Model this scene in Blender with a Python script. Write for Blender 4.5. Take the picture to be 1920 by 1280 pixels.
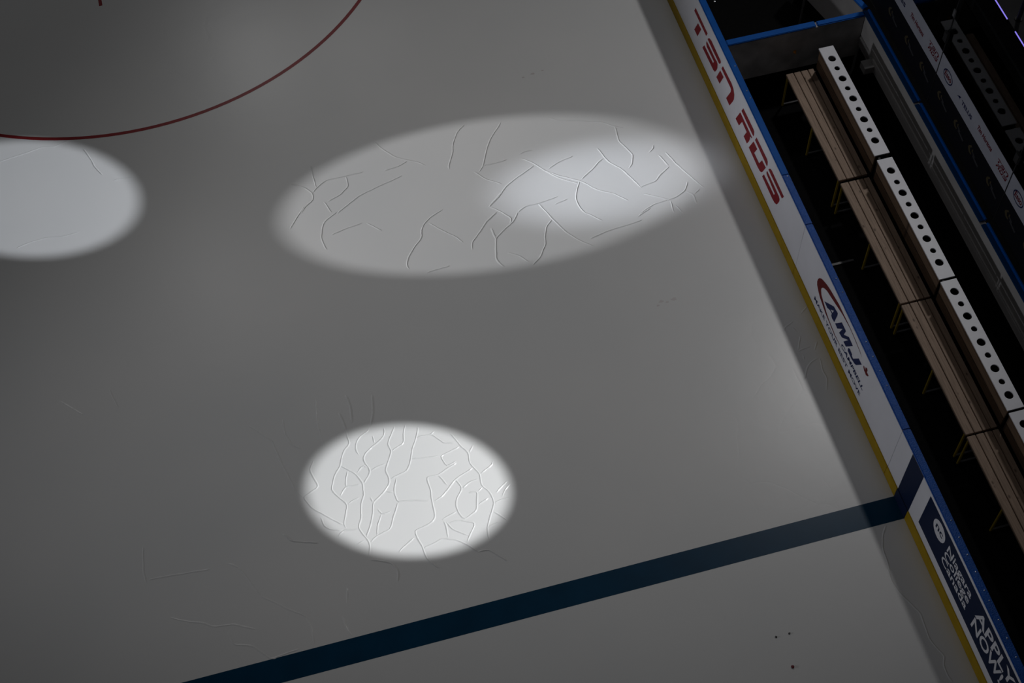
import bpy, bmesh, math, random
from mathutils import Vector, Matrix, Euler
from mathutils.geometry import tessellate_polygon

for _o in list(bpy.data.objects):
    bpy.data.objects.remove(_o, do_unlink=True)
C = bpy.context.scene.collection
SC = bpy.context.scene

# World: X points from the ice into the players' bench, Y runs along the boards, Z is up (metres).
# The ice-side face of the boards is the plane x = 0 and the blue line lies at -0.3 < y < 0.

# ------------------------------------------------------------------ camera
cam = bpy.data.cameras.new('camera')
cam.sensor_fit = 'HORIZONTAL'
cam.sensor_width = 36.0
cam.lens = 2791.389 / 1920 * 36.0
cam.clip_start = 0.1
cam.clip_end = 200
co = bpy.data.objects.new('camera', cam)
co.location = (-6.085128, -6.519982, 15.834087)
co.rotation_mode = 'XYZ'
co.rotation_euler = (0.567685, 0.021177, -0.264626)
C.objects.link(co)
SC.camera = co

# ------------------------------------------------------------------ view, world
SC.view_settings.view_transform = 'Standard'
SC.view_settings.look = 'None'
SC.view_settings.exposure = 0.0
SC.view_settings.gamma = 1.0
SC.view_settings.use_curve_mapping = False
W = bpy.data.worlds.new('arena_gloom')
SC.world = W
W.use_nodes = True
W.node_tree.nodes['Background'].inputs[0].default_value = (0.95, 0.97, 1.0, 1)
W.node_tree.nodes['Background'].inputs[1].default_value = 0.008

# ------------------------------------------------------------------ lamps
def aim(o, target):
    d = Vector(target) - o.location
    o.rotation_euler = d.to_track_quat('-Z', 'Y').to_euler()

def spot(name, loc, target, half_deg, blend, watts, col=(1, 1, 1), radius=0.1, spec=1.0):
    l = bpy.data.lights.new(name, 'SPOT')
    l.energy = watts
    l.color = col
    l.spot_size = math.radians(half_deg * 2)
    l.spot_blend = blend
    l.shadow_soft_size = radius
    l.specular_factor = spec
    o = bpy.data.objects.new(name, l)
    o.location = loc
    C.objects.link(o)
    aim(o, target)
    return o

def from_dir(target, az, elev, dist):
    e = math.radians(elev)
    h = Vector((az[0], az[1])).normalized() * math.cos(e)
    return (target[0] + h.x * dist, target[1] + h.y * dist, target[2] + math.sin(e) * dist if len(target) > 2 else math.sin(e) * dist)

# dim house lamp above the bench side: throws the shadow of the boards on the ice
spot('house_lamp', (9.4, 14.2, 24.0), (-1.9, 4.6, 0), 17.8, 1.0, 4400, (1.0, 0.985, 0.97), 0.75)
# added low fill lamp on the ice side that brightens the board faces
spot('board_fill_lamp', (-40, 6, 9.5), (0.0, 2.0, 1.6), 9.5, 0.8, 6000, (0.93, 0.95, 1.0), 0.8)
# three follow spots on the ice
spot('follow_spot_low', (8.82, -3.951, 15.732), (-5.457, 1.631, 0), 2.328*1.0, 0.12, 18500, (0.97, 0.99, 1.0), 0.08)
spot('follow_spot_wide', (-30.114, 8.22, 13.409), (-3.645, 5.721, 0), 2.49*1.0, 0.06, 14500, (0.98, 0.985, 1.0), 0.10)
spot('follow_spot_core', (-30.114, 8.22, 15.409), (-1.95, 5.45, 0), 1.6, 1.0, 31000, (0.86, 0.91, 1.0), 0.1)
spot('follow_spot_left', (7.03, -1.09, 15.25), (-9.394, 7.326, 0), 2.365*1.01, 0.10, 12000, (0.9, 0.94, 1.0), 0.10)
# faint working lights in the roof that only show as soft glows in the ice
for _p in ((-6.1, 28.5, 20.0), (-2.66, 28.5, 20.0), (-8.7, 20.4, 20.0)):
    spot('roof_work_light', _p, (_p[0], _p[1]-14, 0), 40, 0.6, 900 if _p[0] == -6.1 else 900*0.4, (1, 1, 1), 0.42)

# lettering outlines and crack lines in metres (u = -y along the board, z up; cracks in x, y)
TSN = [[(-7.3929,0.8431),(-7.43,0.7533),(-6.9257,0.7551),(-6.89,0.8387)],[(-7.2515,0.6841),(-7.3563,0.461),(-7.2167,0.4604),(-7.1195,0.6935)],[(-6.8585,0.7734),(-6.838,0.8001),(-6.8048,0.8299),(-6.7357,0.8536),(-6.3598,0.8459),(-6.3429,0.8244),(-6.3714,0.7692),(-6.4004,0.7524),(-6.8637,0.7519)],[(-7.0036,0.4518),(-6.9519,0.5498),(-6.5866,0.5647),(-6.5691,0.6155),(-6.8697,0.6093),(-6.8979,0.6465),(-6.8867,0.698),(-6.5418,0.6991),(-6.4774,0.7127),(-6.4395,0.6992),(-6.4274,0.633),(-6.4451,0.5751),(-6.4903,0.4918),(-6.5518,0.4647)],[(-6.2642,0.8404),(-6.2998,0.7549),(-5.9394,0.7553),(-5.9134,0.7435),(-5.9148,0.6959),(-6.0241,0.459),(-5.8883,0.4541),(-5.8107,0.6151),(-5.7818,0.6927),(-5.7913,0.7749),(-5.8454,0.8354),(-5.9241,0.8566)],[(-6.3281,0.6896),(-6.423,0.4586),(-6.2903,0.4642),(-6.1945,0.694)]]
RDS = [[(-5.4664,0.8592),(-5.5093,0.7597),(-5.0546,0.7558),(-5.0398,0.8058),(-5.0514,0.8593),(-5.0917,0.8671)],[(-5.5367,0.7031),(-5.6434,0.4583),(-5.5125,0.461),(-5.4382,0.6178),(-5.2614,0.61),(-5.3248,0.4539),(-5.1982,0.4473),(-5.1506,0.5458),(-5.134,0.6122),(-5.1423,0.6567),(-5.089,0.6766),(-5.0811,0.7024)],[(-4.9587,0.8442),(-4.9901,0.7587),(-4.54,0.7435),(-4.5294,0.7831),(-4.5418,0.8359),(-4.5785,0.8534)],[(-5.0211,0.6932),(-5.126,0.4511),(-4.7972,0.4409),(-4.7062,0.4515),(-4.6601,0.4819),(-4.6235,0.5391),(-4.5638,0.6884),(-4.6982,0.6835),(-4.7635,0.5458),(-4.9463,0.5451),(-4.8834,0.6956)],[(-4.485,0.744),(-4.4642,0.7889),(-4.4324,0.8196),(-4.3949,0.8336),(-3.9553,0.8273),(-3.9946,0.7412)],[(-4.5782,0.5343),(-4.6175,0.4494),(-4.2362,0.4406),(-4.1661,0.45),(-4.105,0.4835),(-4.0751,0.5346),(-4.0457,0.6196),(-4.0479,0.6584),(-4.0802,0.6809),(-4.5085,0.6889),(-4.5244,0.6463),(-4.5099,0.6225),(-4.1987,0.5912),(-4.2137,0.5485)]]
SWOOSH = [[(-1.7917,0.4356),(-1.9781,0.4183),(-2.0658,0.4076),(-2.2679,0.4318),(-2.365,0.4396),(-2.4958,0.4738),(-2.5834,0.4967),(-2.657,0.5395),(-2.7161,0.5879),(-2.7348,0.6416),(-2.7252,0.705),(-2.7011,0.754),(-2.6557,0.8043),(-2.5937,0.84),(-2.5108,0.8765),(-2.4046,0.9072),(-2.2946,0.9265),(-2.1581,0.956),(-2.0096,0.9545),(-1.9173,0.9592),(-1.7982,0.9607),(-1.6912,0.9528),(-1.5877,0.9404),(-1.4779,0.9239),(-1.4122,0.8919),(-1.4829,0.9126),(-1.5969,0.9266),(-1.7004,0.939),(-1.8076,0.9469),(-1.9364,0.9313),(-2.0354,0.9172),(-2.1293,0.8897),(-2.243,0.8564),(-2.378,0.8194),(-2.4757,0.7934),(-2.5284,0.7627),(-2.5767,0.7205),(-2.6017,0.6747),(-2.6027,0.6372),(-2.5671,0.5782),(-2.4757,0.532),(-2.3356,0.4748),(-2.2563,0.4563),(-2.0526,0.4274),(-1.9682,0.4331)]]
AMJ = [[[(-2.468,0.5796),(-2.2437,0.7832),(-2.129,0.8033),(-2.122,0.7699),(-2.1458,0.5808),(-2.216,0.5671),(-2.245,0.584),(-2.2466,0.6259),(-2.303,0.6178),(-2.371,0.5715)],[(-2.2948,0.6444),(-2.2186,0.7249),(-2.2371,0.6544)]],[[(-2.1224,0.5893),(-1.9975,0.7947),(-1.8778,0.7991),(-1.8658,0.7839),(-1.8864,0.6868),(-1.7744,0.8026),(-1.6464,0.7962),(-1.7737,0.5879),(-1.8523,0.5853),(-1.7692,0.7439),(-1.9049,0.5958),(-1.9886,0.579),(-1.9432,0.7316),(-2.0492,0.5822)]],[[(-1.7091,0.6562),(-1.7249,0.6209),(-1.7141,0.5847),(-1.6025,0.5826),(-1.5088,0.6068),(-1.4743,0.6341),(-1.3741,0.7982),(-1.4655,0.7961),(-1.5675,0.6329),(-1.6113,0.637),(-1.6111,0.6599),(-1.6833,0.6692)]]]
LEAF = [[(-1.3355,0.8361),(-1.3256,0.8477),(-1.2818,0.819),(-1.2911,0.8718),(-1.2539,0.9004),(-1.234,0.8794),(-1.2376,0.8437),(-1.1864,0.8421),(-1.1978,0.8126),(-1.2369,0.7769),(-1.2707,0.7839),(-1.3024,0.7866),(-1.3274,0.8075)]]
CRACKS = [[(-6.049,2.64),(-6.053,2.535),(-6.042,2.438),(-6.124,2.368),(-6.187,2.261),(-6.208,2.175),(-6.264,2.119),(-6.314,2.052),(-6.382,1.889),(-6.318,1.771),(-6.237,1.648),(-6.281,1.522),(-6.333,1.4),(-6.318,1.346)],[(-6.208,2.175),(-6.127,2.091),(-6.055,2.009),(-6.002,1.883),(-6.022,1.707),(-6.079,1.604),(-6.119,1.418),(-6.176,1.316),(-6.138,1.208),(-6.083,1.096),(-6.111,0.97),(-6.139,0.92)],[(-5.76,2.589),(-5.818,2.532),(-5.905,2.504),(-5.967,2.427),(-5.992,2.31),(-5.968,2.251)],[(-5.597,2.543),(-5.599,2.47),(-5.647,2.399),(-5.771,2.33),(-5.907,2.244),(-5.932,2.169),(-5.877,2.01),(-5.931,1.923),(-5.998,1.861)],[(-5.464,2.526),(-5.505,2.464),(-5.605,2.304),(-5.571,2.211),(-5.708,1.962),(-5.681,1.842),(-5.709,1.759),(-5.809,1.667),(-5.942,1.585),(-5.975,1.436),(-6.032,1.295),(-6.111,1.172)],[(-5.331,2.51),(-5.377,2.428),(-5.408,2.269),(-5.574,2.201)],[(-5.192,2.439),(-5.242,2.305),(-5.329,2.163),(-5.382,2.013),(-5.455,1.89),(-5.578,1.864),(-5.664,1.838)],[(-5.359,2.037),(-5.232,2.001),(-5.039,1.978)],[(-4.829,2.241),(-4.763,2.065),(-4.688,1.93),(-4.708,1.781),(-4.625,1.615),(-4.647,1.459),(-4.571,1.337),(-4.556,1.194),(-4.636,1.058),(-4.72,0.906),(-4.741,0.757)],[(-4.604,2.01),(-4.68,1.928)],[(-4.428,1.743),(-4.447,1.687),(-4.543,1.653),(-4.616,1.612)],[(-5.09,2.294),(-5.009,2.324)],[(-5.242,2.305),(-5.053,2.294),(-4.945,2.138),(-4.809,2.099)],[(-4.77,2.036),(-5.022,1.973),(-4.987,1.819),(-4.853,1.853)],[(-4.857,1.834),(-5.108,1.731),(-5.249,1.74),(-5.248,1.629),(-5.237,1.566),(-5.264,1.414),(-5.263,1.274),(-5.287,1.173),(-5.387,1.123),(-5.55,1.101),(-5.538,1.001),(-5.503,0.856),(-5.494,0.711),(-5.384,0.557)],[(-5.108,1.731),(-5.039,1.57)],[(-4.689,1.714),(-4.929,1.62),(-5.135,1.437),(-5.229,1.414)],[(-4.929,1.62),(-4.873,1.483),(-4.973,1.371),(-5.004,1.281),(-4.991,1.158),(-4.941,1.076),(-4.778,1.158),(-4.716,1.398),(-4.821,1.408)],[(-4.873,1.483),(-4.749,1.549),(-4.661,1.544)],[(-4.719,1.389),(-4.637,1.426)],[(-4.753,1.22),(-4.605,1.277)],[(-5.014,1.204),(-5.205,1.15)],[(-5.184,1.125),(-5.18,0.997),(-5.195,0.904)],[(-5.162,1.109),(-5.118,0.999),(-4.959,0.867)],[(-5.131,1.09),(-4.992,1.08),(-4.837,0.997),(-4.995,0.79)],[(-5.505,0.847),(-5.246,0.909),(-5.103,0.849),(-5.002,0.763),(-4.903,0.64)],[(-5.595,1.828),(-5.642,1.74),(-5.671,1.648),(-5.651,1.503),(-5.595,1.517),(-5.279,1.428)],[(-5.651,1.503),(-5.739,1.35),(-5.817,1.196),(-5.994,1.148),(-6.075,1.094)],[(-5.751,1.691),(-5.671,1.648)],[(-5.9,1.494),(-5.875,1.408),(-5.759,1.415)],[(-5.875,1.408),(-5.957,1.274),(-5.985,1.146)],[(-6.078,1.693),(-6.159,1.686),(-6.229,1.646)],[(-6.508,2.332),(-6.581,2.229),(-6.569,2.155),(-6.517,1.968),(-6.682,1.894),(-6.727,1.886),(-6.648,1.705),(-6.559,1.621),(-6.444,1.499),(-6.341,1.402)],[(-6.57,1.565),(-6.559,1.444),(-6.503,1.379),(-6.356,1.328)],[(-6.297,1.785),(-6.207,1.88),(-6.025,1.859)],[(-6.138,2.083),(-6.183,1.995),(-6.207,1.88)],[(-6.043,2.026),(-5.944,2.111),(-5.902,2.058)],[(-5.877,2.01),(-5.78,2.043),(-5.68,2.046)],[(-5.951,1.667),(-5.942,1.585)],[(-6.429,1.271),(-6.356,1.328),(-6.171,1.295)],[(-6.237,1.111),(-6.137,1.131)],[(-4.453,1.244),(-4.395,1.328),(-4.308,1.384)],[(-4.556,1.194),(-4.46,1.216),(-4.356,1.207)],[(-4.72,0.906),(-4.607,0.933),(-4.536,0.932)],[(-4.585,1.083),(-4.474,0.934)],[(-4.505,1.319),(-4.331,1.43)],[(-5.749,2.47),(-5.756,2.357)],[(-5.793,0.88),(-5.711,0.934),(-5.571,1.01)],[(-5.949,3.125),(-5.935,2.927),(-5.96,2.72)],[(-6.318,3.165),(-6.368,2.815),(-6.346,2.514)],[(-6.086,2.905),(-6.049,2.64)],[(-5.636,3.036),(-5.689,2.75),(-5.76,2.589)],[(-6.79,2.934),(-6.752,2.65),(-6.631,2.532)],[(-6.921,2.511),(-6.836,2.199),(-6.801,2.008),(-6.727,1.886)],[(-6.122,0.878),(-5.996,0.823),(-5.902,0.778),(-5.845,0.649),(-5.881,0.528)],[(-4.903,0.64),(-4.774,0.632),(-4.6,0.431)],[(-4.75,7.011),(-4.673,6.852),(-4.528,6.652),(-4.378,6.553),(-4.227,6.464),(-4.159,6.388)],[(-4.381,6.542),(-4.515,6.48),(-4.724,6.463)],[(-3.466,6.949),(-3.593,6.859),(-3.698,6.683),(-3.754,6.495),(-3.848,6.321),(-3.869,6.238)],[(-2.972,6.851),(-3.088,6.712),(-3.187,6.603),(-3.28,6.448),(-3.41,6.149),(-3.487,6.083)],[(-3.543,6.099),(-3.431,5.934),(-3.246,5.793)],[(-5.665,6.825),(-5.682,6.652),(-5.674,6.429)],[(-5.99,6.586),(-5.826,6.473),(-5.74,6.35),(-5.754,6.235),(-5.889,6.144),(-5.956,6.056)],[(-5.738,6.36),(-5.646,6.443),(-5.53,6.519),(-5.258,6.518),(-5.002,6.521)],[(-5.244,6.503),(-5.25,6.329),(-5.388,6.216),(-5.568,6.159)],[(-5.618,6.163),(-5.588,6.057),(-5.559,5.952)],[(-4.503,6.31),(-4.738,6.246),(-4.937,6.194),(-5.154,6.126),(-5.347,6.009),(-5.49,5.922)],[(-3.283,5.651),(-3.502,5.466)],[(-5.885,6.168),(-6.014,6.013),(-6.147,5.839)],[(-5.485,5.946),(-5.683,5.832),(-5.727,5.739),(-5.778,5.565),(-5.743,5.368)],[(-5.631,5.596),(-5.441,5.636),(-5.2,5.672)],[(-5.138,5.654),(-4.978,5.471)],[(-4.112,5.592),(-4.299,5.518),(-4.413,5.424),(-4.468,5.334),(-4.488,5.214),(-4.625,5.088),(-4.731,4.953),(-4.781,4.845),(-4.767,4.76)],[(-4.338,5.423),(-4.197,5.246),(-4.037,5.085),(-3.986,4.987)],[(-3.423,5.351),(-3.598,5.231),(-3.737,5.082),(-3.873,4.944),(-3.9,4.838)],[(-3.561,5.115),(-3.553,4.924),(-3.631,4.596),(-3.59,4.503)],[(-4.556,4.648),(-4.239,4.669)],[(-2.313,6.741),(-2.194,6.66),(-1.887,6.559),(-1.616,6.457),(-1.477,6.336),(-1.371,6.277)],[(-1.468,6.333),(-1.498,6.067),(-1.442,5.938),(-1.385,5.786),(-1.445,5.625),(-1.513,5.578)],[(-1.816,6.035),(-1.77,5.842),(-1.731,5.741),(-1.616,5.608),(-1.546,5.444),(-1.477,5.281),(-1.461,5.222)],[(-1.789,5.836),(-1.88,5.795),(-1.945,5.725),(-2.181,5.573)],[(-2.864,6.148),(-2.74,6.033),(-2.631,5.868),(-2.466,5.721),(-2.235,5.566),(-2.152,5.498),(-2.081,5.39),(-1.985,5.308),(-1.827,5.209),(-1.688,5.05)],[(-2.631,5.868),(-2.477,5.68),(-2.25,5.516)],[(-2.877,6.23),(-2.782,6.258),(-2.682,6.241)],[(-2.561,5.87),(-2.381,5.952),(-2.178,5.993)],[(-2.738,5.977),(-3.019,5.837),(-3.19,5.744),(-3.344,5.582),(-3.512,5.458)],[(-2.217,5.539),(-2.298,5.41),(-2.353,5.253),(-2.34,5.098),(-2.288,4.987)],[(-1.461,5.222),(-1.223,5.263),(-1.146,5.339),(-0.969,5.453)],[(-0.939,5.702),(-0.872,5.481),(-0.775,5.253),(-0.644,4.975)],[(-1.049,5.688),(-0.981,5.468)],[(-0.815,5.134),(-0.894,5.004),(-1.06,4.922),(-1.183,4.914)],[(-1.449,5.099),(-1.164,4.92)],[(-1.597,4.799),(-1.378,4.896),(-1.175,4.912)],[(-0.885,4.98),(-0.811,4.893),(-0.826,4.747)],[(-0.804,4.913),(-0.698,4.969)],[(-1.139,4.891),(-1.165,4.685)],[(-3.156,5.27),(-3.035,5.342),(-2.866,5.336),(-2.564,5.378)],[(-2.649,5.263),(-2.45,5.302)],[(-3.411,6.172),(-3.24,6.167),(-3.063,6.183)],[(-1.059,5.872),(-1.091,5.802),(-1.164,5.767)],[(-2.282,5.005),(-2.118,4.82)],[(-3.494,5.462),(-3.387,5.356),(-3.262,5.192),(-3.307,5.12)],[(-2.851,5.33),(-2.746,5.043),(-2.636,4.78),(-2.518,4.611),(-2.349,4.448)],[(-3.157,5.268),(-3.262,5.129),(-3.424,5.028),(-3.551,4.929),(-3.64,4.593),(-3.562,4.449)],[(-3.569,5.112),(-3.558,4.931)],[(-2.752,5.024),(-2.863,4.929),(-2.922,4.779),(-2.943,4.66),(-3.076,4.472),(-3.2,4.385)],[(-2.358,4.585),(-2.088,4.643),(-1.741,4.669),(-1.598,4.691)],[(-3.455,4.663),(-3.317,4.562),(-3.235,4.436)],[(-1.645,4.758),(-1.426,4.854)],[(-1.1,4.803),(-1.052,4.64)],[(-3.725,5.094),(-3.606,5.228),(-3.439,5.35)],[(-9.887,8.083),(-9.793,8.097),(-9.481,8.142),(-9.196,8.196),(-9.045,8.152),(-8.916,8.189),(-8.837,8.204)],[(-8.655,8.008),(-8.583,7.819),(-8.541,7.641),(-8.454,7.462)],[(-8.315,7.33),(-8.209,7.32),(-8.056,7.306)],[(-9.705,6.535),(-9.545,6.576),(-9.32,6.598),(-9.085,6.559),(-8.874,6.567)],[(-0.258,2.633),(-0.406,2.568),(-0.431,2.517)],[(-0.012,2.788),(-0.126,2.719)],[(-0.251,2.395),(-0.363,2.2)],[(-0.363,2.2),(-0.184,2.219)],[(-0.317,2.13),(-0.345,2.04)],[(-0.301,2.552),(-0.281,2.46)],[(-0.161,2.03),(-0.268,2.004),(-0.341,1.942),(-0.436,1.789)],[(-0.139,2.024),(-0.175,1.839),(-0.16,1.724),(-0.235,1.568)],[(-0.16,2.156),(-0.082,2.261)],[(-7.728,1.286),(-7.621,1.207),(-7.555,1.072),(-7.482,0.888),(-7.415,0.763),(-7.286,0.655),(-7.16,0.539),(-6.98,0.4),(-6.938,0.238),(-6.952,0.053)],[(-8.645,1.762),(-8.688,1.44),(-8.671,1.287)],[(-8.644,1.329),(-8.219,1.292),(-7.941,1.263)],[(-8.467,0.801),(-8.279,0.692),(-8.099,0.626),(-8.022,0.557),(-7.78,0.521),(-7.553,0.394)],[(-7.865,0.45),(-7.82,0.28),(-7.641,0.222),(-7.531,0.106),(-7.449,-0.002),(-7.255,0.029),(-7.123,0.031)],[(-7.039,1.479),(-6.963,1.356),(-6.665,1.247)],[(-6.454,0.616),(-6.499,0.401)],[(-6.573,0.294),(-6.562,0.132),(-6.525,0.028)],[(-8.777,4.03),(-8.7,3.706)],[(-6.763,2.996),(-6.78,2.797),(-6.706,2.575)],[(-7.183,3.024),(-6.946,2.732),(-6.9,2.454),(-6.828,2.128)],[(-9.396,4.02),(-9.138,3.739)],[(-0.441,-0.844),(-0.457,-1.01),(-0.425,-1.165),(-0.357,-1.306),(-0.298,-1.444),(-0.311,-1.572),(-0.328,-1.731),(-0.298,-1.857),(-0.246,-1.979),(-0.303,-2.069),(-0.311,-2.194),(-0.284,-2.274)],[(-0.246,-0.328),(-0.334,-0.433),(-0.395,-0.579),(-0.411,-0.747),(-0.434,-0.878)]]
SCREWS = [6.021,5.566,5.432,4.08,2.444,2.241,1.509,1.298,1.096,0.89,-0.879,-1.089,-1.3,-1.505,-1.724,-1.844,-2.064,-2.276,-2.488]
RACK_ENDS = [[6.05,4.119],[4.044,2.123],[2.086,0.234]]
HOLES = [[(1.356,5.831),(1.344,5.65),(1.349,5.461),(1.343,5.282),(1.346,5.097),(1.34,4.908),(1.335,4.724),(1.332,4.538),(1.333,4.356)],[(1.365,3.841),(1.363,3.649),(1.367,3.471),(1.367,3.283),(1.359,3.099),(1.365,2.917),(1.371,2.729),(1.366,2.541),(1.367,2.358)],[(1.37,1.913),(1.373,1.728),(1.369,1.547),(1.368,1.359),(1.367,1.166),(1.376,0.98),(1.369,0.792),(1.368,0.606),(1.367,0.421)]]

# ------------------------------------------------------------------ materials
def nodes(name):
    m = bpy.data.materials.new(name)
    m.use_nodes = True
    nt = m.node_tree
    return m, nt, nt.nodes, nt.links, nt.nodes['Principled BSDF']

def mat(name, col, rough=0.6, metal=0.0, var=0.0, scale=8.0, bump=0.0, bscale=60.0, spec=0.5, coat=0.0):
    m, nt, n, l, b = nodes(name)
    b.inputs['Base Color'].default_value = (*col, 1)
    b.inputs['Roughness'].default_value = rough
    b.inputs['Metallic'].default_value = metal
    b.inputs['Specular IOR Level'].default_value = spec
    b.inputs['Coat Weight'].default_value = coat
    b.inputs['Coat Roughness'].default_value = 0.08
    tc = n.new('ShaderNodeTexCoord')
    if var > 0:
        t = n.new('ShaderNodeTexNoise'); t.inputs['Scale'].default_value = scale; t.inputs['Detail'].default_value = 4
        l.new(tc.outputs['Object'], t.inputs['Vector'])
        r = n.new('ShaderNodeMapRange'); r.inputs['To Min'].default_value = 1 - var; r.inputs['To Max'].default_value = 1 + var
        r.inputs['From Min'].default_value = 0.25; r.inputs['From Max'].default_value = 0.75
        l.new(t.outputs['Fac'], r.inputs['Value'])
        mx = n.new('ShaderNodeVectorMath'); mx.operation = 'SCALE'; mx.inputs[0].default_value = col
        l.new(r.outputs[0], mx.inputs['Scale']); l.new(mx.outputs[0], b.inputs['Base Color'])
    if bump > 0:
        t2 = n.new('ShaderNodeTexNoise'); t2.inputs['Scale'].default_value = bscale; t2.inputs['Detail'].default_value = 3
        l.new(tc.outputs['Object'], t2.inputs['Vector'])
        bp = n.new('ShaderNodeBump'); bp.inputs['Strength'].default_value = bump; bp.inputs['Distance'].default_value = 0.01
        l.new(t2.outputs['Fac'], bp.inputs['Height']); l.new(bp.outputs[0], b.inputs['Normal'])
    return m

def wood(name, light, dark):
    m, nt, n, l, b = nodes(name)
    tc = n.new('ShaderNodeTexCoord')
    mp = n.new('ShaderNodeMapping'); mp.inputs['Scale'].default_value = (34, 1.6, 34)
    l.new(tc.outputs['Object'], mp.inputs['Vector'])
    g = n.new('ShaderNodeTexNoise'); g.inputs['Scale'].default_value = 2.2; g.inputs['Detail'].default_value = 5; g.inputs['Distortion'].default_value = 0.6
    l.new(mp.outputs[0], g.inputs['Vector'])
    cr = n.new('ShaderNodeValToRGB')
    cr.color_ramp.elements[0].position = 0.32; cr.color_ramp.elements[0].color = (*dark, 1)
    cr.color_ramp.elements[1].position = 0.6; cr.color_ramp.elements[1].color = (*light, 1)
    l.new(g.outputs['Fac'], cr.inputs[0])
    mk = n.new('ShaderNodeMapping'); mk.inputs['Scale'].default_value = (9, 5.2, 0.001)
    l.new(tc.outputs['Object'], mk.inputs['Vector'])
    v = n.new('ShaderNodeTexVoronoi'); v.inputs['Scale'].default_value = 1.0
    l.new(mk.outputs[0], v.inputs['Vector'])
    kr = n.new('ShaderNodeValToRGB')
    kr.color_ramp.elements[0].position = 0.07; kr.color_ramp.elements[0].color = (0.22, 0.17, 0.14, 1)
    kr.color_ramp.elements[1].position = 0.16; kr.color_ramp.elements[1].color = (1, 1, 1, 1)
    l.new(v.outputs['Distance'], kr.inputs[0])
    mx = n.new('ShaderNodeMix'); mx.data_type = 'RGBA'; mx.blend_type = 'MULTIPLY'; mx.inputs[0].default_value = 0.75
    l.new(cr.outputs[0], mx.inputs[6]); l.new(kr.outputs[0], mx.inputs[7])
    l.new(mx.outputs[2], b.inputs['Base Color'])
    b.inputs['Roughness'].default_value = 0.62
    return m

def ice_mat():
    m, nt, n, l, b = nodes('ice')
    tc = n.new('ShaderNodeTexCoord')
    t = n.new('ShaderNodeTexNoise'); t.inputs['Scale'].default_value = 0.35; t.inputs['Detail'].default_value = 5
    l.new(tc.outputs['Object'], t.inputs['Vector'])
    cr = n.new('ShaderNodeValToRGB')
    cr.color_ramp.elements[0].position = 0.3; cr.color_ramp.elements[0].color = (0.735, 0.742, 0.745, 1)
    cr.color_ramp.elements[1].position = 0.7; cr.color_ramp.elements[1].color = (0.80, 0.795, 0.79, 1)
    l.new(t.outputs['Fac'], cr.inputs[0]); l.new(cr.outputs[0], b.inputs['Base Color'])
    b.inputs['Roughness'].default_value = 0.26
    b.inputs['Specular IOR Level'].default_value = 0.4
    b.inputs['IOR'].default_value = 1.31
    # slow swells and a few fine hairlines frozen into the sheet
    t2 = n.new('ShaderNodeTexNoise'); t2.inputs['Scale'].default_value = 2.3; t2.inputs['Detail'].default_value = 4
    l.new(tc.outputs['Object'], t2.inputs['Vector'])
    wv = n.new('ShaderNodeTexNoise'); wv.inputs['Scale'].default_value = 0.9; wv.inputs['Detail'].default_value = 2
    l.new(tc.outputs['Object'], wv.inputs['Vector'])
    ad = n.new('ShaderNodeMix'); ad.data_type = 'VECTOR'; ad.inputs[0].default_value = 0.55
    l.new(tc.outputs['Object'], ad.inputs[4]); l.new(wv.outputs['Color'], ad.inputs[5])
    vo = n.new('ShaderNodeTexVoronoi'); vo.feature = 'DISTANCE_TO_EDGE'; vo.inputs['Scale'].default_value = 2.6
    l.new(ad.outputs[1], vo.inputs['Vector'])
    rr = n.new('ShaderNodeMapRange'); rr.inputs['From Max'].default_value = 0.018; rr.inputs['To Min'].default_value = 0.0; rr.inputs['To Max'].default_value = 1.0
    l.new(vo.outputs['Distance'], rr.inputs['Value'])
    m1 = n.new('ShaderNodeMath'); m1.operation = 'MULTIPLY'; m1.inputs[1].default_value = 0.05
    l.new(rr.outputs[0], m1.inputs[0])
    m2 = n.new('ShaderNodeMath'); m2.operation = 'ADD'
    m3 = n.new('ShaderNodeMath'); m3.operation = 'MULTIPLY'; m3.inputs[1].default_value = 0.5
    l.new(t2.outputs['Fac'], m3.inputs[0]); l.new(m3.outputs[0], m2.inputs[0]); l.new(m1.outputs[0], m2.inputs[1])
    bp = n.new('ShaderNodeBump'); bp.inputs['Strength'].default_value = 0.30; bp.inputs['Distance'].default_value = 0.008
    l.new(m2.outputs[0], bp.inputs['Height']); l.new(bp.outputs[0], b.inputs['Normal'])
    return m

def glass_mat():
    m, nt, n, l, b = nodes('shield_glass')
    n.remove(b)
    out = n['Material Output']
    tr = n.new('ShaderNodeBsdfTransparent'); tr.inputs[0].default_value = (0.86, 0.9, 0.9, 1)
    gl = n.new('ShaderNodeBsdfGlossy'); gl.inputs['Roughness'].default_value = 0.012; gl.inputs[0].default_value = (0.95, 0.97, 1, 1)
    fr = n.new('ShaderNodeFresnel'); fr.inputs[0].default_value = 1.20
    mx = n.new('ShaderNodeMixShader')
    l.new(fr.outputs[0], mx.inputs[0]); l.new(tr.outputs[0], mx.inputs[1]); l.new(gl.outputs[0], mx.inputs[2])
    l.new(mx.outputs[0], out.inputs[0])
    return m

def emit_mat(name, col, s):
    m, nt, n, l, b = nodes(name)
    b.inputs['Base Color'].default_value = (0.02, 0.02, 0.03, 1)
    b.inputs['Emission Color'].default_value = (*col, 1)
    b.inputs['Emission Strength'].default_value = s
    return m

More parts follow.
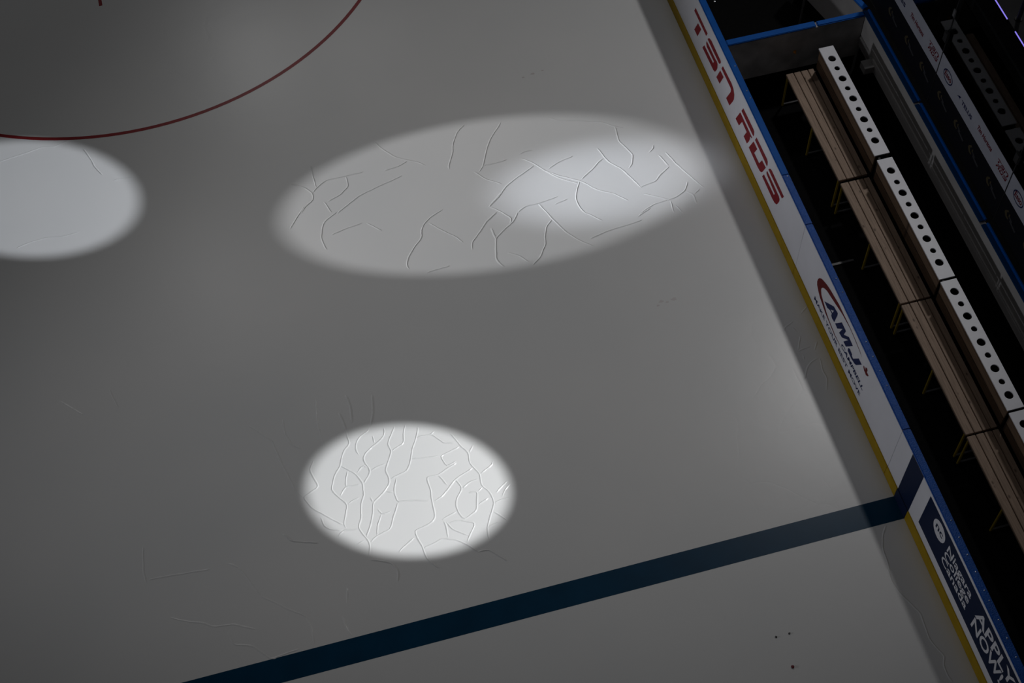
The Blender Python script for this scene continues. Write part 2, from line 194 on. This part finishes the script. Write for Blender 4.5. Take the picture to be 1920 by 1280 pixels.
M = dict(
    ice=ice_mat(),
    blue_paint=mat('blue_line_ice', (0.0015, 0.043, 0.095), 0.3, spec=0.15, var=0.12, scale=3),
    red_paint=mat('red_line_ice', (0.28, 0.02, 0.024), 0.3, spec=0.12, var=0.1, scale=3),
    board=mat('board_plastic', (0.84, 0.84, 0.90), 0.5, var=0.03, scale=2.5, spec=0.12),
    kick=mat('yellow_kick_plate', (0.42, 0.27, 0.012), 0.5, var=0.1, scale=6, spec=0.1),
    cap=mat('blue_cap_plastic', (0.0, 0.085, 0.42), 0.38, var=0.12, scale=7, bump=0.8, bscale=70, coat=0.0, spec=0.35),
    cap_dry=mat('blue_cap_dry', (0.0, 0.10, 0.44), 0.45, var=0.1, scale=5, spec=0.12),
    red=mat('print_red', (0.27, 0.012, 0.02), 0.5, spec=0.08),
    dred=mat('print_dark_red', (0.15, 0.012, 0.014), 0.5, spec=0.08),
    navy=mat('print_navy', (0.016, 0.026, 0.105), 0.5, spec=0.08),
    dnavy=mat('print_deep_navy', (0.010, 0.020, 0.062), 0.5, spec=0.08),
    white=mat('print_white', (0.80, 0.80, 0.86), 0.5, spec=0.1),
    white_rack=mat('rack_white_plastic', (0.80, 0.80, 0.86), 0.4, var=0.04, scale=9),
    cap_rear=mat('rear_cap_shaded', (0.0, 0.045, 0.16), 0.5, var=0.1, scale=5, spec=0.1),  # cap blue darkened: shade from the tinted glass put into the colour
    grey_panel=mat('scuffed_grey_panel', (0.45, 0.43, 0.42), 0.5, var=0.35, scale=3.5),
    wall_white=mat('rear_wall_panel', (0.42, 0.405, 0.40), 0.5, var=0.14, scale=2.5),
    black=mat('black_rubber', (0.003, 0.003, 0.0035), 0.8, spec=0.08, bump=0.2, bscale=120, var=0.3, scale=15),
    black_metal=mat('black_metal', (0.012, 0.012, 0.013), 0.5, spec=0.3),
    steel=mat('dull_steel', (0.09, 0.09, 0.095), 0.5, metal=0.2),
    bright=mat('screw_steel', (0.95, 0.96, 1.0), 0.3, metal=1.0),
    yellow=mat('yellow_leg_paint', (0.52, 0.38, 0.03), 0.4),
    brass=mat('brass_latch', (0.95, 0.42, 0.09), 0.35),
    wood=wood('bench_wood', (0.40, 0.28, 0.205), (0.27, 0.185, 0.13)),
    wood_shaded=wood('backrest_wood', (0.15, 0.092, 0.052), (0.075, 0.045, 0.028)),  # bench wood with the backrest's shade put into its colour
    film=mat('black_advert_film', (0.008, 0.008, 0.011), 0.5, spec=0.1),
    strip=mat('white_advert_film', (0.36, 0.37, 0.43), 0.5, var=0.06, scale=4, spec=0.1),
    strip_red=mat('strip_red', (0.12, 0.008, 0.015), 0.5, spec=0.05),
    strip_blue=mat('strip_blue', (0.008, 0.01, 0.06), 0.5, spec=0.05),
    gold=mat('sticker_gold', (0.06, 0.046, 0.02), 0.5),
    rust=mat('sticker_rust', (0.10, 0.035, 0.02), 0.5),
    sgrey=mat('sticker_grey', (0.045, 0.045, 0.05), 0.5, spec=0.1),
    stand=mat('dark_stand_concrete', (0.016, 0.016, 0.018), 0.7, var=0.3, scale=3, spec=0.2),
    glass=glass_mat(),
    led=emit_mat('violet_led', (0.30, 0.24, 1.0), 0.85),
    chip=mat('red_chip', (0.16, 0.012, 0.02), 0.5),
    speck=mat('dark_speck', (0.06, 0.06, 0.06), 0.6),
    scuff=mat('scuffed_ice', (0.60, 0.56, 0.56), 0.4),
)

# ------------------------------------------------------------------ mesh helpers
class MB:
    def __init__(s): s.v = []; s.f = []; s.m = []
    def quad(s, a, b, c, d, mi=0):
        k = len(s.v); s.v += [a, b, c, d]; s.f.append((k, k+1, k+2, k+3)); s.m.append(mi)
    def box(s, x0, x1, y0, y1, z0, z1, bev=0.0, mi=0):
        bm = bmesh.new()
        bmesh.ops.create_cube(bm, size=1)
        for v in bm.verts:
            v.co = Vector((x0 + (v.co.x+.5)*(x1-x0), y0 + (v.co.y+.5)*(y1-y0), z0 + (v.co.z+.5)*(z1-z0)))
        if bev > 0:
            bmesh.ops.bevel(bm, geom=list(bm.edges), offset=min(bev, .49*min(x1-x0, y1-y0, z1-z0)), segments=2, affect='EDGES')
        s.add(bm, mi); return s
    def add(s, bm, mi=0):
        k = len(s.v); bm.verts.ensure_lookup_table()
        for i, v in enumerate(bm.verts): v.index = i
        s.v += [tuple(v.co) for v in bm.verts]
        for f in bm.faces: s.f.append(tuple(k + v.index for v in f.verts)); s.m.append(mi)
        bm.free()
    def cyl(s, p0, p1, r, seg=14, r2=None, mi=0):
        p0 = Vector(p0); p1 = Vector(p1); d = p1 - p0
        bm = bmesh.new()
        bmesh.ops.create_cone(bm, cap_ends=True, segments=seg, radius1=r, radius2=r if r2 is None else r2, depth=d.length)
        bm.transform(Matrix.Translation((p0 + p1)/2) @ d.to_track_quat('Z', 'Y').to_matrix().to_4x4())
        s.add(bm, mi); return s
    def ball(s, c, r, sz=1.0, mi=0):
        bm = bmesh.new(); bmesh.ops.create_uvsphere(bm, u_segments=12, v_segments=8, radius=r)
        bm.transform(Matrix.Translation(c) @ Matrix.Diagonal((1, 1, sz, 1))); s.add(bm, mi); return s
    def poly(s, loops, to3):
        """loops of 2-D points (outer first, then holes) laid flat through to3"""
        vs = [[Vector((a, b, 0)) for a, b in lp] for lp in loops]
        tri = tessellate_polygon(vs)
        flat = [q for lp in loops for q in lp]
        k = len(s.v); s.v += [to3(*q) for q in flat]
        for t in tri:
            a, b, c = [Vector((*flat[i], 0)) for i in t]
            t = tuple(t) if (b-a).cross(c-a).z > 0 else (t[0], t[2], t[1])
            s.f.append(tuple(k+i for i in t)); s.m.append(0)
        return s
    def build(s, name, material, parent=None, smooth=False, origin=None):
        me = bpy.data.meshes.new(name)
        o0 = Vector(origin) if origin is not None else Vector((0, 0, 0))
        me.from_pydata([tuple(Vector(v) - o0) for v in s.v], [], s.f)
        for mm in (material if isinstance(material, (list, tuple)) else [material]): me.materials.append(mm)
        for i, q in enumerate(me.polygons):
            q.material_index = s.m[i]; q.use_smooth = smooth
        me.update()
        o = bpy.data.objects.new(name, me); C.objects.link(o)
        if origin is not None: o.location = o0
        if parent is not None:
            o.parent = parent
            if origin is None: o.matrix_parent_inverse = Matrix.Translation(-parent.location) if parent.location.length else Matrix()
            else: o.matrix_parent_inverse = Matrix.Translation(-parent.location)
        return o

def thing(name, loc, label, cat, group=None):
    o = bpy.data.objects.new(name, None); o.empty_display_size = 0.2
    o.location = loc; C.objects.link(o)
    o['label'] = label; o['category'] = cat
    if group: o['group'] = group
    return o
def tag(o, label, cat, group=None):
    o['label'] = label; o['category'] = cat
    if group: o['group'] = group
    return o
def structure(o, label=None):
    o['kind'] = 'structure'
    if label: o['label'] = label
    return o
def copy_tree(o, off, parent=None):
    c = o.copy(); C.objects.link(c)
    if parent is None: c.location = o.location + Vector(off)
    else: c.parent = parent
    for ch in [q for q in ALL_CHILDREN(o)]: copy_tree(ch, off, c)
    return c
def ALL_CHILDREN(o): return [q for q in list(bpy.data.objects) if q.parent == o]

FACE = lambda x: (lambda u, z: (x, -u, z))      # board coordinates (u to the reader's right, z up) -> world, read from the ice

_text = {}
def text_shape(s, bold=0.0, shear=0.0):
    key = (s, bold, shear)
    if key in _text: return _text[key]
    cu = bpy.data.curves.new('t', 'FONT'); cu.body = s; cu.size = 1; cu.offset = bold; cu.shear = shear; cu.resolution_u = 3
    o = bpy.data.objects.new('t', cu); C.objects.link(o)
    bpy.context.view_layer.update()
    me = bpy.data.meshes.new_from_object(o.evaluated_get(bpy.context.evaluated_depsgraph_get()))
    r = ([tuple(v.co) for v in me.vertices], [tuple(f.vertices) for f in me.polygons])
    bpy.data.objects.remove(o, do_unlink=True); bpy.data.curves.remove(cu); bpy.data.meshes.remove(me)
    _text[key] = r
    return r
def cap_h(bold): 
    v, f = text_shape('H', bold); return max(q[1] for q in v)
def put_text(mb, s, u0, u1, z0, h, x, bold=0.0, shear=0.0, slope=0.0, xh=False):
    v, f = text_shape(s, bold, shear)
    a, b = min(q[0] for q in v), max(q[0] for q in v)
    hh = max(q[1] for q in text_shape('x' if xh else 'H', bold)[0])
    sx = (u1-u0)/(b-a); sz = h/hh; k = len(mb.v)
    for q in v:
        u = u0 + (q[0]-a)*sx
        mb.v.append((x, -u, z0 + q[1]*sz + slope*(u-u0)))
    for q in f: mb.f.append(tuple(k+i for i in q)); mb.m.append(0)
def ellipse(cu, cz, ru, rz, n=40): return [(cu + ru*math.cos(2*math.pi*i/n), cz + rz*math.sin(2*math.pi*i/n)) for i in range(n)]

# ------------------------------------------------------------------ ice sheet with its crack relief
random.seed(4)
ice = MB()
ice.quad((-18, -9, 0), (0.0, -9, 0), (0.0, 18, 0), (-18, 18, 0))
def ridge(mb, pts, w=0.013, h=0.0065):
    P = [Vector((x, y)) for x, y in pts]
    Q = [P[0]]
    for i in range(len(P)-1):
        a, b = P[i], P[i+1]; n = max(1, int((b-a).length/0.035)); d = (b-a)
        for k in range(1, n+1):
            q = a + d*k/n
            if k < n or i < len(P)-2: q = q + Vector((random.uniform(-1, 1), random.uniform(-1, 1)))*0.004
            Q.append(q)
    R = [Q[0]] + [(Q[i-1]+2*Q[i]+Q[i+1])/4 for i in range(1, len(Q)-1)] + [Q[-1]]
    k = len(mb.v); N = len(R)
    for i, q in enumerate(R):
        t = (R[min(i+1, N-1)] - R[max(i-1, 0)]).normalized(); nn = Vector((-t.y, t.x))
        e = 1.0 if 0 < i < N-1 else 0.15
        ww = w*(0.8+0.4*random.random())
        mb.v += [(q.x - nn.x*ww, q.y - nn.y*ww, 0.0001), (q.x, q.y, 0.0001 + h*e), (q.x + nn.x*ww, q.y + nn.y*ww, 0.0001)]
    for i in range(N-1):
        a = k + 3*i; b = a + 3
        mb.f += [(a, a+1, b+1, b), (a+1, a+2, b+2, b+1)]; mb.m += [0, 0]
POOLS = ((-5.5, 1.65, 1.55), (-3.4, 5.7, 3.1), (-9.4, 7.4, 1.8))
for c in CRACKS:
    lit = any(math.hypot(c[0][0]-a, c[0][1]-b) < r and math.hypot(c[-1][0]-a, c[-1][1]-b) < r for a, b, r in POOLS)
    ridge(ice, c, 0.013, 0.0065 if lit else 0.0032)
floor = structure(ice.build('floor', M['ice']), 'pale grey ice sheet with cracked patches under three pools of light')
mb = MB(); mb.quad((-18, -0.3, 0.0009), (-0.0, -0.3, 0.0009), (-0.0, 0.0, 0.0009), (-18, 0.0, 0.0009))
o = mb.build('blue_line', M['blue_paint'], floor); o['label'] = 'dark blue line painted across the ice'
mb = MB(); n = 160
for i in range(n):
    a0, a1 = 2*math.pi*i/n, 2*math.pi*(i+1)/n
    p = lambda r, a: (-7.797 + r*math.cos(a), 12.6 + r*math.sin(a), 0.0009)
    mb.quad(p(4.448, a0), p(4.502, a0), p(4.502, a1), p(4.448, a1))
o = mb.build('faceoff_circle', M['red_paint'], floor); o['label'] = 'thin red circle line painted in the ice'
for dx in (-0.30, 0.30):
    mb = MB(); x = -7.797 + dx
    mb.quad((x-.025, 10.70, .0009), (x+.025, 10.70, .0009), (x+.025, 11.9, .0009), (x-.025, 11.9, .0009))
    mb.build('faceoff_mark', M['red_paint'], floor)
mb = MB()
for cx, cy, r in ((-1.77, 3.38, .03), (-1.70, 3.35, .02), (-1.60, 3.37, .035), (-1.83, 3.33, .02), (-2.3, 7.6, .03), (-2.15, 7.62, .02), (-2.45, 7.57, .02)):
    mb.poly([[(cx + r*(1+.4*math.sin(3*a+cx*9))*math.cos(a), cy + .6*r*math.sin(a)) for a in [i*math.pi/6 for i in range(12)]]], lambda a, b: (a, b, 0.0007))
mb.build('scuff_mark', M['scuff'], floor)

def pebble(name, x, y, r, m, label, cat):
    b = MB(); bm = bmesh.new(); bmesh.ops.create_icosphere(bm, subdivisions=1, radius=r)
    for v in bm.verts: v.co = v.co*random.uniform(.75, 1.15); v.co.z = v.co.z*.45 + r*.42
    bm.transform(Matrix.Translation((0, 0, 0.0003))); b.add(bm)
    o = b.build(name, m); o.location = (x, y, 0); return tag(o, label, cat)
pebble('plastic_chip', -1.904, -1.641, .021, M['chip'], 'small dark red chip lying on the ice below the blue line', 'chip')
pebble('dirt_speck', -1.957, -1.266, .014, M['speck'], 'tiny dark speck on the ice, left of the two above the red chip', 'speck')
pebble('dirt_speck', -1.799, -1.265, .014, M['speck'], 'tiny dark speck on the ice, right of the two above the red chip', 'speck')

# ------------------------------------------------------------------ bench floor and dark stand
structure(MB().box(0.076, 14, -9, 18, -0.05, 0.0).build('floor', M['black']), 'black rubber floor of the players bench')

# ------------------------------------------------------------------ dasher boards
PANEL = {}
def dasher(y0, y1, label, kicks):
    t = thing('dasher_board', (0.04, (y0+y1)/2, 0), label, 'rink board', 'rink boards in front of the bench')
    PANEL[t.name] = MB().box(0.0, 0.074, y0+.001, y1-.001, 0.0, 1.042, .003).build('panel', M['board'], t)
    for a, b, mm in kicks:
        o = MB().box(-0.013, -0.0005, a, b, 0.004, 0.198, .003).build('kick_plate', M[mm], t)
        o['label'] = 'yellow kick plate' if mm == 'kick' else 'navy kick plate at the blue line'
    return t
def cap_rail(t, y0, y1, m='cap'):
    return MB().box(-0.002, 0.092, y0+.0015, y1-.0015, 1.043, 1.070, .009).build('cap_rail', M[m], t, smooth=False)
XF = -0.0012
bA = dasher(3.30, 12.0, 'white rink board with large red TSN RDS lettering, nearest the partition', [(3.301, 11.999, 'kick')])
kA1 = cap_rail(bA, 4.11, 12.0, 'cap_dry'); kA = cap_rail(bA, 3.30, 4.11); pA = PANEL[bA.name]
for key in ('TSN', 'RDS'):
    mb = MB()
    for lp in globals()[key]: mb.poly([lp], FACE(XF))
    mb.build('red_lettering', M['red'], pA)

bB = dasher(0.30, 3.30, 'white rink board with blue AMJ logo inside a dark red swoosh', [(0.301, 3.299, 'kick')])
kB = cap_rail(bB, 0.30, 3.30); pB = PANEL[bB.name]
mb = MB(); mb.poly(SWOOSH, FACE(XF)); mb.build('red_swoosh', M['dred'], pB)
mb = MB()
for lps in AMJ: mb.poly(lps, FACE(XF-.0004))
mb.build('blue_initials', M['navy'], pB)
mb = MB(); mb.poly(LEAF, FACE(XF)); mb.build('maple_leaf', M['dred'], pB)
def line(t, name, m, *a, **k):
    b = MB(); put_text(b, *a, **k); return b.build(name, M[m], t)
line(pB, 'slogan_lettering', 'navy', 'MAKE YOUR BEST MOVE', -2.70, -1.225, 0.304, 0.064, XF, bold=0.02, slope=0.003)
line(pB, 'name_lettering', 'navy', 'CAMPBELL', -1.872, -1.205, 0.459, 0.072, XF, bold=0.03, shear=0.25, slope=0.014)

bC = dasher(-6.0, 0.30, 'white rink board with navy Niagara College APPLY NOW! advert at the blue line', [(0.001, 0.299, 'kick'), (-0.299, 0.001, 'dnavy'), (-5.999, -0.301, 'kick')])
kC = cap_rail(bC, -6.0, 0.30); pC = PANEL[bC.name]
mb = MB(); mb.poly([[(0, .199), (.3, .199), (.3, 1.041), (0, 1.041)]], FACE(XF)); o = mb.build('navy_band', M['dnavy'], pC); o['label'] = 'navy vertical band continuing the blue line'
mb = MB(); mb.poly([[(.516, .340), (4.2, .340), (4.2, .990), (.516, .990)]], FACE(XF)); o = mb.build('navy_print', M['dnavy'], pC)
mb = MB(); mb.poly([ellipse(.854, .787, .138, .138)], FACE(XF-.0006)); o = mb.build('round_badge', M['white'], pC)
mb = MB(); put_text(mb, 'nc', .772, .938, .752, .074, XF-.0012, bold=0.02, xh=True); mb.build('badge_letters', M['dnavy'], pC)
X2 = XF-.0006
line(pC, 'white_lettering', 'white', 'Niagara', 1.075, 1.675, .742, .128, X2, bold=0.016, slope=.025)
line(pC, 'white_lettering', 'white', 'College', 1.066, 1.680, .612, .122, X2, bold=0.016, slope=.025)
line(pC, 'white_lettering', 'white', 'Canada', 1.060, 1.688, .476, .122, X2, bold=0.016, slope=.02)
line(pC, 'white_lettering', 'white', 'APPLY', 1.835, 2.70, .690, .196, X2, bold=0.022, slope=.03)
line(pC, 'white_lettering', 'white', 'NOW!', 1.848, 2.55, .468, .196, X2, bold=0.022, slope=.03)

for y in SCREWS:
    par = kA1 if y > 4.11 else (kA if y > 3.3 else (kB if y > .3 else kC))
    x = 0.058
    MB().ball((x, y, 1.0712), .009, .8).cyl((x, y, 1.068), (x, y, 1.0712), .0085).build('screw', M['bright'], par, smooth=True)

# ------------------------------------------------------------------ end partition of the bench
w = structure(MB().box(0.078, 2.068, 6.405, 6.495, 0.30, 1.042, .003).build('wall_end', M['grey_panel']), 'scuffed grey partition closing the end of the bench')
MB().box(0.10, 2.06, 6.42, 6.48, 0.0, 0.30).build('plinth', M['black'], w)
MB().box(0.096, 1.36, 6.400, 6.502, 1.043, 1.072, .008).build('cap_rail', M['cap_dry'], w)
MB().box(1.385, 2.066, 6.405, 6.497, 1.040, 1.066, .012).build('cap_rail', M['cap_dry'], w)
MB().box(1.085, 1.125, 6.385, 6.404, .635, .675, .006).cyl((1.105, 6.365, .65), (1.105, 6.386, .65), .012).build('latch', M['brass'], w)

# ------------------------------------------------------------------ rear wall
w = structure(MB().box(2.07, 2.150, -9, 6.40, 0.70, 1.042).box(2.062, 2.150, -9, 6.40, 0.50, 0.675, .006).box(2.082, 2.150, -9, 6.40, 0.66, 0.71).build('wall_rear', M['wall_white']), 'low pale wall behind the bench with a blue cap')
MB().box(2.09, 2.14, -9, 6.40, 0.0, 0.50).build('plinth', M['black'], w)
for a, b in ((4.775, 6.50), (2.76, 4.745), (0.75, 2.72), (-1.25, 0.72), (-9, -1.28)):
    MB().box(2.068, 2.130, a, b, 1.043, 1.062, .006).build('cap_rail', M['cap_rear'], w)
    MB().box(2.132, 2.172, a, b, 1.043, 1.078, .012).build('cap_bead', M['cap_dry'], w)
MB().box(1.925, 2.068, 5.86, 6.02, 0.60, 0.615, .003).box(1.93, 2.066, 5.865, 6.015, 0.50, 0.60).build('bracket', M['wall_white'], w)

# angled gate leaf beyond the partition
g = thing('bench_gate', (2.07, 6.53, 0), 'pale gate leaf standing ajar beyond the grey partition', 'gate')
a = math.atan2(-0.25, 1.0)
def gate_box(x0, x1, l0, l1, z0, z1, bev, name, mm):
    b = MB().box(x0, x1, l0, l1, z0, z1, bev)
    R = Matrix.Rotation(-a, 4, 'Z')
    b.v = [tuple(R @ Vector(v) + Vector((2.085, 6.53, 0))) for v in b.v]
    return b.build(name, M[mm], g)
gate_box(0, .06, 0, 1.5, .28, 1.042, .003, 'panel', 'wall_white')
gate_box(-.004, .085, -0.01, 1.5, 1.043, 1.07, .008, 'cap_rail', 'cap_dry')
gate_box(.01, .05, .03, 1.4, 0, .28, 0, 'plinth', 'black')
p_ = thing('metal_pole', (1.565, 7.24, 0), 'thin grey metal pole standing beyond the partition', 'pole')
MB().cyl((1.565, 7.24, 0.012), (1.565, 7.24, 1.35), .016).build('shaft', M['steel'], p_)
MB().cyl((1.565, 7.24, 0.0), (1.565, 7.24, 0.012), .05).build('base', M['steel'], p_)

# ------------------------------------------------------------------ benches
def holes_mesh(y0, y1, holes, big_first=True):
    x0, x1, z0, z1 = 1.262, 1.466, 1.003, 1.020
    loops = [[(x0, y0), (x1, y0), (x1, y1), (x0, y1)]]
    for i, (hx, hy) in enumerate(holes):
        r = 0.053 if i % 2 == 0 else 0.038
        loops.append([(1.366 + r*math.cos(-2*math.pi*k/24), hy + r*math.sin(-2*math.pi*k/24)) for k in range(24)])
    mb = MB()
    mb.poly(loops, lambda a, b: (a, b, z1))
    n0 = len(mb.f); k0 = len(mb.v)
    mb.v += [(v[0], v[1], z0) for v in mb.v[:k0]]
    for f in list(mb.f): mb.f.append(tuple(k0+i for i in reversed(f))); mb.m.append(0)
    k = 0
    for lp in loops:
        for i in range(len(lp)):
            a, b = k+i, k+(i+1) % len(lp)
            mb.f.append((k0+a, k0+b, b, a)); mb.m.append(0)
        k += len(lp)
    # turned-down lips along both long edges
    return mb
def bench(y0, y1, ry0, ry1, holes, label):
    t = thing('players_bench', (1.1, (y0+y1)/2, 0), label, 'bench', 'slatted benches with bottle racks')
    for x0, x1 in ((.868, .970), (.982, 1.074), (1.086, 1.176), (1.188, 1.262)):
        MB().box(x0, x1, y0, y1, .562, .600, .004).build('seat_plank', M['wood'], t)
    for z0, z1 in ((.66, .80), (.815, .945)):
        MB().box(1.275, 1.297, ry0+.01, ry1-.01, z0, z1, .004).build('backrest_plank', M['wood_shaded'], t)
    MB().box(1.270, 1.292, ry0, ry1, .957, 1.0, .003).build('shelf_rail', M['wood_shaded'], t)
    MB().box(1.43, 1.452, ry0, ry1, .94, 1.002, .003).build('shelf_rail', M['wood_shaded'], t)
    holes_mesh(ry0, ry1, holes).build('bottle_shelf', M['white_rack'], t)
    ym = (y0+y1)/2
    for y in (y0+.035, ym, y1-.035):
        MB().box(.872, .898, y-.012, y+.012, .0, .561, .003).build('leg', M['yellow'], t)
        MB().box(1.298, 1.328, y-.013, y+.013, .0, 1.002, .003).build('back_leg', M['black_metal'], t)
        MB().box(.899, 1.298, y-.012, y+.012, .520, .561).build('cross_bar', M['black_metal'], t)
        MB().box(.899, 1.297, y-.011, y+.011, .012, .036).build('foot_bar', M['steel'], t)
    return t
ends = [(4.165, 6.085), (2.165, 4.115), (0.262, 2.140), (-1.66, 0.235)]
racks = [(4.119, 6.05), (2.123, 4.044), (0.234, 2.086), (-1.67, 0.200)]
H4 = [(1.366, 0.025 - .1862*i) for i in range(9)]
labs = ['slatted wooden bench with white holed rack, touching the grey partition',
        'second slatted wooden bench from the partition, behind the red-lettered board end',
        'third slatted wooden bench from the partition, behind the AMJ board',
        'fourth slatted wooden bench from the partition, farthest down behind the navy advert']
for (a, b), (ra, rb), hl, lb in zip(ends, racks, HOLES + [H4], labs): bench(a, b, ra, rb, hl, lb)
tag(MB().box(.53, .83, 3.290, 3.325, .0, .012, .002).build('floor_reflection', M['steel']), 'short streak standing for a light reflection on the black bench floor beside the second bench', 'reflection')  # thin bar added in place of a light reflection on the floor
tag(MB().ball((0, 0, .006), .016, .4).build('floor_glint', M['bright'], origin=(0.0, 0.0, 0.0)), 'bright bead standing for a glint on the black floor beyond the partition', 'glint').location = (.65, 8.217, 0)  # bright bead added to show a specular glint

# ------------------------------------------------------------------ shielding glass with advert strips
GX = 2.25
def shift(lps, k, u0, z0, s, sz, base_u, base_z): return [[((u-base_u)*s+u0, (z-base_z)*sz+z0) for u, z in lp] for lp in lps]
def small_logo(par, cu, cz):
    X = GX-.0105
    a = MB(); q = lambda pts: [(cu + x, cz + z) for x, z in pts]
    a.poly([q([(-.16, .035), (-.11, .085), (-.085, .075), (-.12, .03), (-.10, -.01), (-.06, -.02), (-.065, -.045), (-.125, -.045), (-.165, -.005)])], FACE(X))
    a.poly([q([(-.075, .045), (-.05, .07), (-.045, .03), (-.065, .0)])], FACE(X))
    a.build('sticker_mark', M['gold'], par)
    b = MB()
    b.poly([q([(-.055, .012), (.02, -.012), (.03, .014), (-.045, .038)])], FACE(X)); b.poly([q([(-.03, -.03), (.13, -.062), (.14, -.03), (-.02, .0)])], FACE(X))
    b.build('sticker_words', M['sgrey'], par)
FILM = {}
def glass_panel(y0, y1, label, deco):
    t = thing('glass_barrier', (GX, (y0+y1)/2, 1.08), label, 'glass barrier', 'glass sections behind the bench')
    MB().box(GX-.006, GX+.006, y0+.008, y1-.008, 1.06, 2.95).build('pane', M['glass'], t)
    fl = MB().box(GX-.0085, GX-.0062, y0+.008, y1-.008, 1.085, 1.605).build('black_film', M['film'], t)
    st = MB().box(GX-.0095, GX-.0062, y0+.010, y1-.010, 1.612, 1.985).build('advert_strip', M['strip'], t)
    FILM['f'] = fl
    deco(st, y1)
    return t
XS = GX-.0105
def red_small(t, u0, z0=1.735):
    s = .285/1.66
    for key, dz, bu in (('TSN', .075, -7.43), ('RDS', 0, -5.65)):
        mb = MB()
        for lp in shift(globals()[key], 0, u0, z0+dz, s, .165, bu, .455): mb.poly([lp], FACE(XS))
        mb.build('red_lettering', M['strip_red'], t)
def deco1(t, y1):
    mb = MB(); put_text(mb, 'ites', -6.05, -5.80, 1.735, .06, XS, bold=.02, xh=True); mb.build('blue_lettering', M['strip_blue'], t)
    mb = MB(); put_text(mb, 'Tim Hortons', -5.63, -5.235, 1.755, .075, XS, bold=.035, shear=.3); mb.build('script_lettering', M['strip_red'], t)
    red_small(t, -5.075)
    for u in (-6.0, -5.46, -4.98): small_logo(FILM['f'], u, 1.37)
def deco2(t, y1):
    mb = MB(); mb.poly([ellipse(-4.484, 1.80, .125, .092), list(reversed(ellipse(-4.484, 1.80, .108, .076)))], FACE(XS)); mb.build('oval_ring', M['strip_blue'], t)
    mb = MB(); put_text(mb, 'Esso', -4.575, -4.395, 1.768, .085, XS, bold=.03); mb.build('red_lettering', M['strip_red'], t)
    line(t, 'dark_lettering', 'strip_blue', 'TELUS', -4.07, -3.78, 1.765, .058, XS, bold=.035)
    mb = MB(); mb.poly([[(-4.20, 1.77), (-4.14, 1.82), (-4.10, 1.825), (-4.13, 1.79), (-4.12, 1.765), (-4.15, 1.79)]], FACE(XS)); mb.build('leaf_mark', M['strip_blue'], t)
    mb = MB(); put_text(mb, 'Tim Hortons', -3.62, -3.225, 1.79, .075, XS, bold=.035, shear=.3); mb.build('script_lettering', M['strip_red'], t)
    red_small(t, -3.07)
    for u in (-4.43, -3.93, -3.50, -2.98): small_logo(FILM['f'], u, 1.40)
def deco3(t, y1):
    mb = MB(); mb.poly([ellipse(-2.484, 1.80, .125, .092), list(reversed(ellipse(-2.484, 1.80, .108, .076)))], FACE(XS)); mb.build('oval_ring', M['strip_blue'], t)
    mb = MB(); put_text(mb, 'Esso', -2.575, -2.395, 1.768, .085, XS, bold=.03); mb.build('red_lettering', M['strip_red'], t)
    for u in (-2.45, -1.95, -1.45): small_logo(FILM['f'], u, 1.40)
glass_panel(4.74, 6.74, 'shielding glass section at the top edge, with script and red letters on its strip', deco1)
glass_panel(2.74, 4.74, 'middle shielding glass section, oval and small dark word on its pale strip', deco2)
glass_panel(0.74, 2.74, 'shielding glass section at the right edge, oval logo at its strip start', deco3)
for y in (4.74, 2.74):
    t = thing('glass_support', (GX+.03, y, 1.06), 'black glass support post %s' % ('at the joint nearest the partition' if y > 4 else 'at the lower joint by the right edge'), 'post', 'posts between the glass panels')
    MB().box(GX+.009, GX+.045, y-.016, y+.016, 1.06, 3.0, .003).build('upright', M['black_metal'], t)
    MB().box(GX-.012, GX+.009, y-.0065, y+.0065, 1.08, 2.96).build('gasket', M['black_metal'], t)
    MB().box(GX+.0095, GX+.09, y-.05, y+.05, 2.18, 2.34, .012).build('clamp', M['black_metal'], t)
    MB().box(GX-.05, GX-.0125, y-.05, y+.05, 2.18, 2.34, .01).build('clamp', M['black_metal'], t)
    MB().box(GX-.03, GX-.0125, y-.03, y+.03, 2.60, 2.72, .008).build('clamp_plate', M['steel'], t)

# ------------------------------------------------------------------ dark seating tiers behind the glass
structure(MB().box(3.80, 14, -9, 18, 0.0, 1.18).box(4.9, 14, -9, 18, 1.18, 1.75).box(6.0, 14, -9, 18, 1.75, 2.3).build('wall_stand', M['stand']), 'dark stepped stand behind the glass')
for a, b, lb in ((5.70, 8.6, 'violet light strip on the dark stand step, longer of the two'), (3.2, 5.47, 'violet light strip on the dark stand step at the right edge')):
    t = thing('light_strip', (3.795, (a+b)/2, 1.16), lb, 'light strip', 'violet light strips on the stand')
    MB().box(3.782, 3.7995, a, b, 1.150, 1.178).build('housing', M['black_metal'], t)
    MB().box(3.784, 3.7985, a+.004, b-.004, 1.1785, 1.190, .002).build('lamp_tube', M['led'], t)
t = thing('handrail_post', (3.93, 5.66, 1.18), 'dark grey handrail post on the stand between the violet light strips', 'post')
MB().cyl((3.93, 5.66, 1.19), (3.93, 5.66, 2.15), .03).build('shaft', M['steel'], t)
MB().cyl((3.93, 5.66, 1.18), (3.93, 5.66, 1.195), .05).build('base', M['black_metal'], t)
